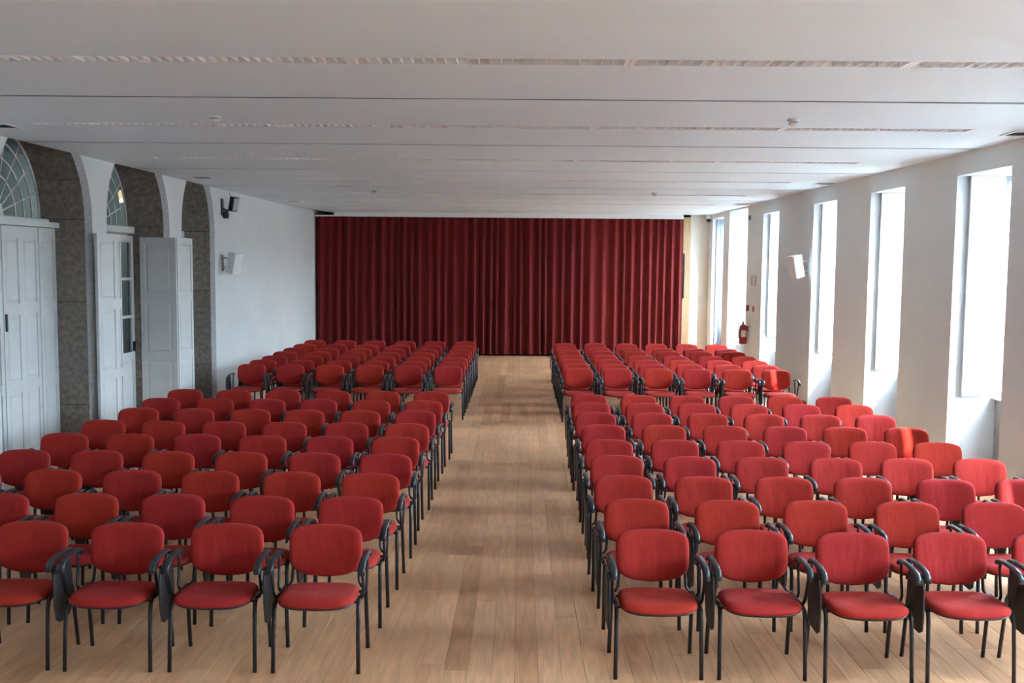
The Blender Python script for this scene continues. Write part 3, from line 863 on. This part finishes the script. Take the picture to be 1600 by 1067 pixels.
# ================================================================== CEILING FITTINGS
seg_name = ['leftmost', 'second', 'middle', 'fourth', 'rightmost']
def make_louvre(full):
    root = empty('ceiling_light')
    L = LSEG - 0.006; h = MB(); yw = 0.102
    h.box(0, L, -yw, -yw + 0.006, 0.0, 0.085); h.box(0, L, yw - 0.006, yw, 0.0, 0.085)
    h.box(0, 0.03, -yw + 0.006, yw - 0.006, -0.002, 0.085); h.box(L - 0.03, L, -yw + 0.006, yw - 0.006, -0.002, 0.085)
    h.build('housing', 'fixture_white', root)
    MB().box(0.03, L - 0.03, -yw + 0.006, yw - 0.006, 0.045, 0.055).build('reflector', 'fixture_inside', root)
    t = MB(); t.tube([(0.06, 0, 0.036), (L - 0.06, 0, 0.036)], 0.0085, None, 8, up=(0, 0, 1)); t.build('tube_lamp', 'plastic_white', root, True)
    nb = 23; step = (L - 0.06) / (nb + 1)
    def blade(mb, x):
        vs = [(x - 0.004, -yw + 0.007, 0.026), (x + 0.004, -yw + 0.007, 0.026), (x + 0.003, -yw + 0.007, 0.003), (x - 0.003, -yw + 0.007, 0.003)]
        vs += [(a, yw - 0.007, c) for a, _, c in vs]
        mb.add(vs, [(0, 1, 2, 3), (7, 6, 5, 4), (0, 4, 5, 1), (1, 5, 6, 2), (2, 6, 7, 3), (3, 7, 4, 0)])
    if full:
        b = MB(); blade(b, 0); me = b.mesh('louvre_blade', 'fixture_white')
        for k in range(nb): link('louvre_blade', me, root, (0.03 + step * (k + 1), 0, 0))
    else:
        b = MB()
        for k in range(nb): blade(b, 0.03 + step * (k + 1))
        o = b.build('louvre_blades', 'fixture_white', root); o['kind'] = 'stuff'
    return root
pl_full, pl_far = make_louvre(True), make_louvre(False)
used = set()
rowname = {2: 'nearest strip', 3: 'second strip', 4: 'third strip', 5: 'fourth strip', 6: 'fifth strip', 7: 'sixth strip', 8: 'last strip near the curtains', 0: 'strip behind the viewpoint', 1: 'strip above the viewpoint'}
for ri, y in enumerate(LIGHT_Y):
    for s in range(5):
        src = pl_full if ri in (2, 3) else pl_far
        o = src if id(src) not in used else copy_tree(src)
        used.add(id(src))
        o.location = (LX0 + s * LSEG + 0.003, y, ZC)
        tag(o, '%s white louvred ceiling light segment in the %s' % (seg_name[s], rowname[ri]), 'ceiling light', 'louvred lights recessed in the ceiling')

def make_vent():
    root = empty('ceiling_vent'); f = MB(); a = 0.15
    f.box(-a, a, -a, -a + 0.022, -0.010, -0.001); f.box(-a, a, a - 0.022, a, -0.010, -0.001)
    f.box(-a, -a + 0.022, -a + 0.022, a - 0.022, -0.010, -0.001); f.box(a - 0.022, a, -a + 0.022, a - 0.022, -0.010, -0.001)
    f.build('frame', 'fixture_white', root)
    MB().box(-a + 0.022, a - 0.022, -a + 0.022, a - 0.022, -0.003, -0.001).build('backing', 'groove_dark', root)
    for k in range(5):
        yy = -0.1 + k * 0.05
        MB().add([(-0.126, yy - 0.014, -0.0095), (0.126, yy - 0.014, -0.0095), (0.126, yy + 0.012, -0.0035), (-0.126, yy + 0.012, -0.0035),
                  (-0.126, yy - 0.014, -0.0085), (0.126, yy - 0.014, -0.0085), (0.126, yy + 0.012, -0.0031), (-0.126, yy + 0.012, -0.0031)],
                 [(0, 3, 2, 1), (4, 5, 6, 7), (0, 1, 5, 4), (1, 2, 6, 5), (2, 3, 7, 6), (3, 0, 4, 7)]).build('slat', 'plastic_grey', root)
    return root
vp = make_vent(); v0 = True
for (x, y, lab) in [(-4.97, 9.55, 'square ceiling vent above the closed left shutters'), (-4.90, 15.40, 'square ceiling vent above the third granite arch'),
                    (-4.85, 21.45, 'square dark ceiling vent by the left wall near the curtain'), (4.72, 9.55, 'square ceiling vent at the right edge near the first window'),
                    (4.70, 15.60, 'square ceiling vent above the third shuttered window'), (4.66, 21.25, 'square ceiling vent above the fire extinguisher')]:
    o = vp if v0 else copy_tree(vp); v0 = False
    o.location = (x, y, ZC); tag(o, lab, 'vent', 'square vents in the ceiling')

def make_detector():
    root = empty('smoke_detector')
    MB().lathe([(0.055, -0.001), (0.055, -0.016), (0.048, -0.022)], n=18).build('base', 'plastic_white', root, 30)
    MB().lathe([(0.036, -0.0225), (0.040, -0.034)], n=18).build('vent_ring', 'plastic_grey', root, 30)
    MB().lathe([(0.046, -0.0345), (0.044, -0.046), (0.030, -0.056), (0.008, -0.060)], n=18).build('cap', 'plastic_white', root, 30)
    return root
dp = make_detector(); v0 = True
for (x, y, lab) in [(-2.69, 8.80, 'white ceiling detector over the front left chairs'), (2.35, 8.76, 'white ceiling detector over the front right chairs'),
                    (-2.62, 17.9, 'small white ceiling detector over the rear left chairs'), (2.37, 17.95, 'small white ceiling detector over the rear right chairs')]:
    o = dp if v0 else copy_tree(dp); v0 = False
    o.location = (x, y, ZC); tag(o, lab, 'detector', 'detectors on the ceiling')

# ================================================================== WALL FITTINGS
def wall_speaker(loc, rz, tilt, lab, side, bracket_mat):
    """box loudspeaker on an arm; local +x points into the room, tilted down"""
    root = empty('wall_speaker', loc, rz)
    tag(root, lab, 'speaker')
    MB().cbox(0.001, 0.018, -0.05, 0.05, -0.16, 0.13, 0.004).build('wall_plate', bracket_mat, root)
    MB().tube([(0.018, 0, 0.07), (0.07, 0, 0.075), (0.12, 0, 0.02)], 0.014, None, 8, up=(0, 1, 0)).build('bracket_arm', bracket_mat, root, True)
    MB().tube([(0.018, 0, -0.10), (0.12, 0, -0.085)], 0.010, None, 8, up=(0, 1, 0)).build('bracket_arm', bracket_mat, root, True)
    b = MB()
    prof = [(0.0, -0.075), (0.0, 0.075), (0.19, 0.115), (0.19, -0.115)]
    vs = [(x, y, -0.19) for x, y in prof] + [(x, y, 0.19) for x, y in prof]
    b.add(vs, [(3, 2, 1, 0), (4, 5, 6, 7), (0, 1, 5, 4), (1, 2, 6, 5), (2, 3, 7, 6), (3, 0, 4, 7)])
    o = b.build('cabinet', 'plastic_white', root)
    o.location = (0.125, 0, 0.0); o.rotation_euler = (0, math.radians(tilt), math.radians(side))
    bv = o.modifiers.new('soft', 'BEVEL'); bv.width = 0.008; bv.segments = 2
    g = MB().cbox(0.1905, 0.198, -0.105, 0.105, -0.18, 0.18, 0.003, axis='x').build('grille', 'paper_white', o)
    return root
wall_speaker((XR, 17.08, 2.45), math.pi, 12, 'white box loudspeaker on a bracket between the windows', 22, 'plastic_white')
wall_speaker((XL, 17.95, 2.42), 0.0, 12, 'white box loudspeaker low on the left white wall', -22, 'plastic_grey')

# black spotlight-like projector bracket on the left wall
sp = empty('spotlight', (XL, 17.95, 3.40))
tag(sp, 'small black floodlight on a bracket high on the left wall', 'spotlight')
MB().cbox(0.001, 0.02, -0.06, 0.06, -0.15, 0.15, 0.004).build('wall_plate', 'plastic_black', sp)
MB().tube([(0.02, 0, -0.03), (0.10, 0.02, -0.06), (0.17, 0.06, -0.01)], 0.018, None, 8, up=(0, 1, 0)).build('bracket_arm', 'steel_black', sp, True)
MB().cbox(0.03, 0.12, -0.05, 0.05, -0.20, -0.07, 0.01).build('driver_box', 'plastic_black', sp)
hd = MB().cbox(-0.05, 0.05, -0.08, 0.08, -0.13, 0.13, 0.012).build('lamp_head', 'plastic_black', sp)
hd.location = (0.20, 0.07, 0.06); hd.rotation_euler = (0, math.radians(12), math.radians(-25))
MB().box(0.0505, 0.054, -0.062, 0.062, -0.11, 0.11).build('lens', 'plastic_grey', hd)
MB().tube([(0.16, 0.10, 0.18), (0.08, 0.22, 0.26), (0.02, 0.42, 0.318)], 0.004, None, 6, up=(0, 0, 1)).build('cable', 'steel_black', sp, True)

# fire extinguisher
ex = empty('fire_extinguisher', (XR - 0.10, 21.45, 0.74))
tag(ex, 'red fire extinguisher hanging on the window wall', 'fire extinguisher')
MB().lathe([(0.05, 0.0), (0.078, 0.012), (0.08, 0.03), (0.08, 0.36), (0.07, 0.40), (0.03, 0.43), (0.026, 0.45)], n=20).build('cylinder', 'red_paint', ex, 40)
MB().lathe([(0.022, 0.45), (0.022, 0.485)], n=12).build('valve', 'plastic_black', ex, 40)
MB().tube([(0.0, 0.03, 0.49), (0.0, -0.06, 0.515), (0.0, -0.11, 0.50)], 0.012, 0.006, 6).build('handle', 'plastic_black', ex, True)
MB().tube([(-0.02, 0.0, 0.47), (-0.075, -0.01, 0.46), (-0.095, 0.0, 0.40), (-0.092, 0.0, 0.12)], 0.011, None, 8, up=(0, 1, 0)).build('hose', 'plastic_black', ex, True)
lb = MB(); rows = []
for z in (0.16, 0.30): rows.append([(0.0815 * math.cos(t), 0.0815 * math.sin(t), z) for t in [math.radians(-135 + 10 * k) for k in range(10)]])
lb.grid([[ (p[0], p[1], p[2]) for p in rows[0]], rows[1]]).build('label', 'paper_white', ex, True)
MB().box(0.079, 0.099, -0.03, 0.03, 0.28, 0.40).build('hook', 'plastic_black', ex)

al = empty('alarm_button', (XR, 21.45, 1.52)); tag(al, 'small red fire alarm box above the extinguisher', 'alarm box')
MB().cbox(-0.05, -0.001, -0.055, 0.055, -0.06, 0.06, 0.006).build('case', 'red_paint', al)
MB().box(-0.053, -0.0505, -0.03, 0.03, -0.03, 0.03).build('glass', 'paper_white', al)
for (y, z, hh, lab) in [(21.17, 2.12, 0.13, 'small red printed notice on the window wall, left of the pair'), (20.84, 2.12, 0.13, 'small red printed notice on the window wall, right of the pair'), (20.98, 1.52, 0.06, 'tiny red sign beside the fire alarm box')]:
    n = MB().box(XR - 0.006, XR - 0.001, y - 0.09, y + 0.09, z - hh, z + hh).build('notice', 'paper_white' if hh > 0.1 else 'red_print')
    tag(n, lab, 'sign', 'notices on the window wall')
    if hh > 0.1:
        for k in range(5): MB().box(XR - 0.0072, XR - 0.0062, y - 0.07, y + 0.07, z - 0.105 + k * 0.045, z - 0.082 + k * 0.045).build('print_line', 'red_print', n)

cc = empty('security_camera', (XR - 0.07, 25.85, 3.58)); tag(cc, 'small dark dome camera under the ceiling by the curtain corner', 'camera')
MB().lathe([(0.07, 0.138), (0.07, 0.05), (0.075, 0.03)], n=16).build('base', 'plastic_white', cc, 30)
MB().lathe([(0.066, 0.029), (0.064, -0.01), (0.045, -0.045), (0.012, -0.06)], n=16).build('dome', 'lens_black', cc, 40)
ws = MB().cbox(XR - 0.05, XR - 0.001, 21.42, 21.50, 3.40, 3.50, 0.01).build('wall_sensor', 'plastic_grey')
tag(ws, 'tiny grey sensor high on the window wall above the extinguisher', 'sensor')
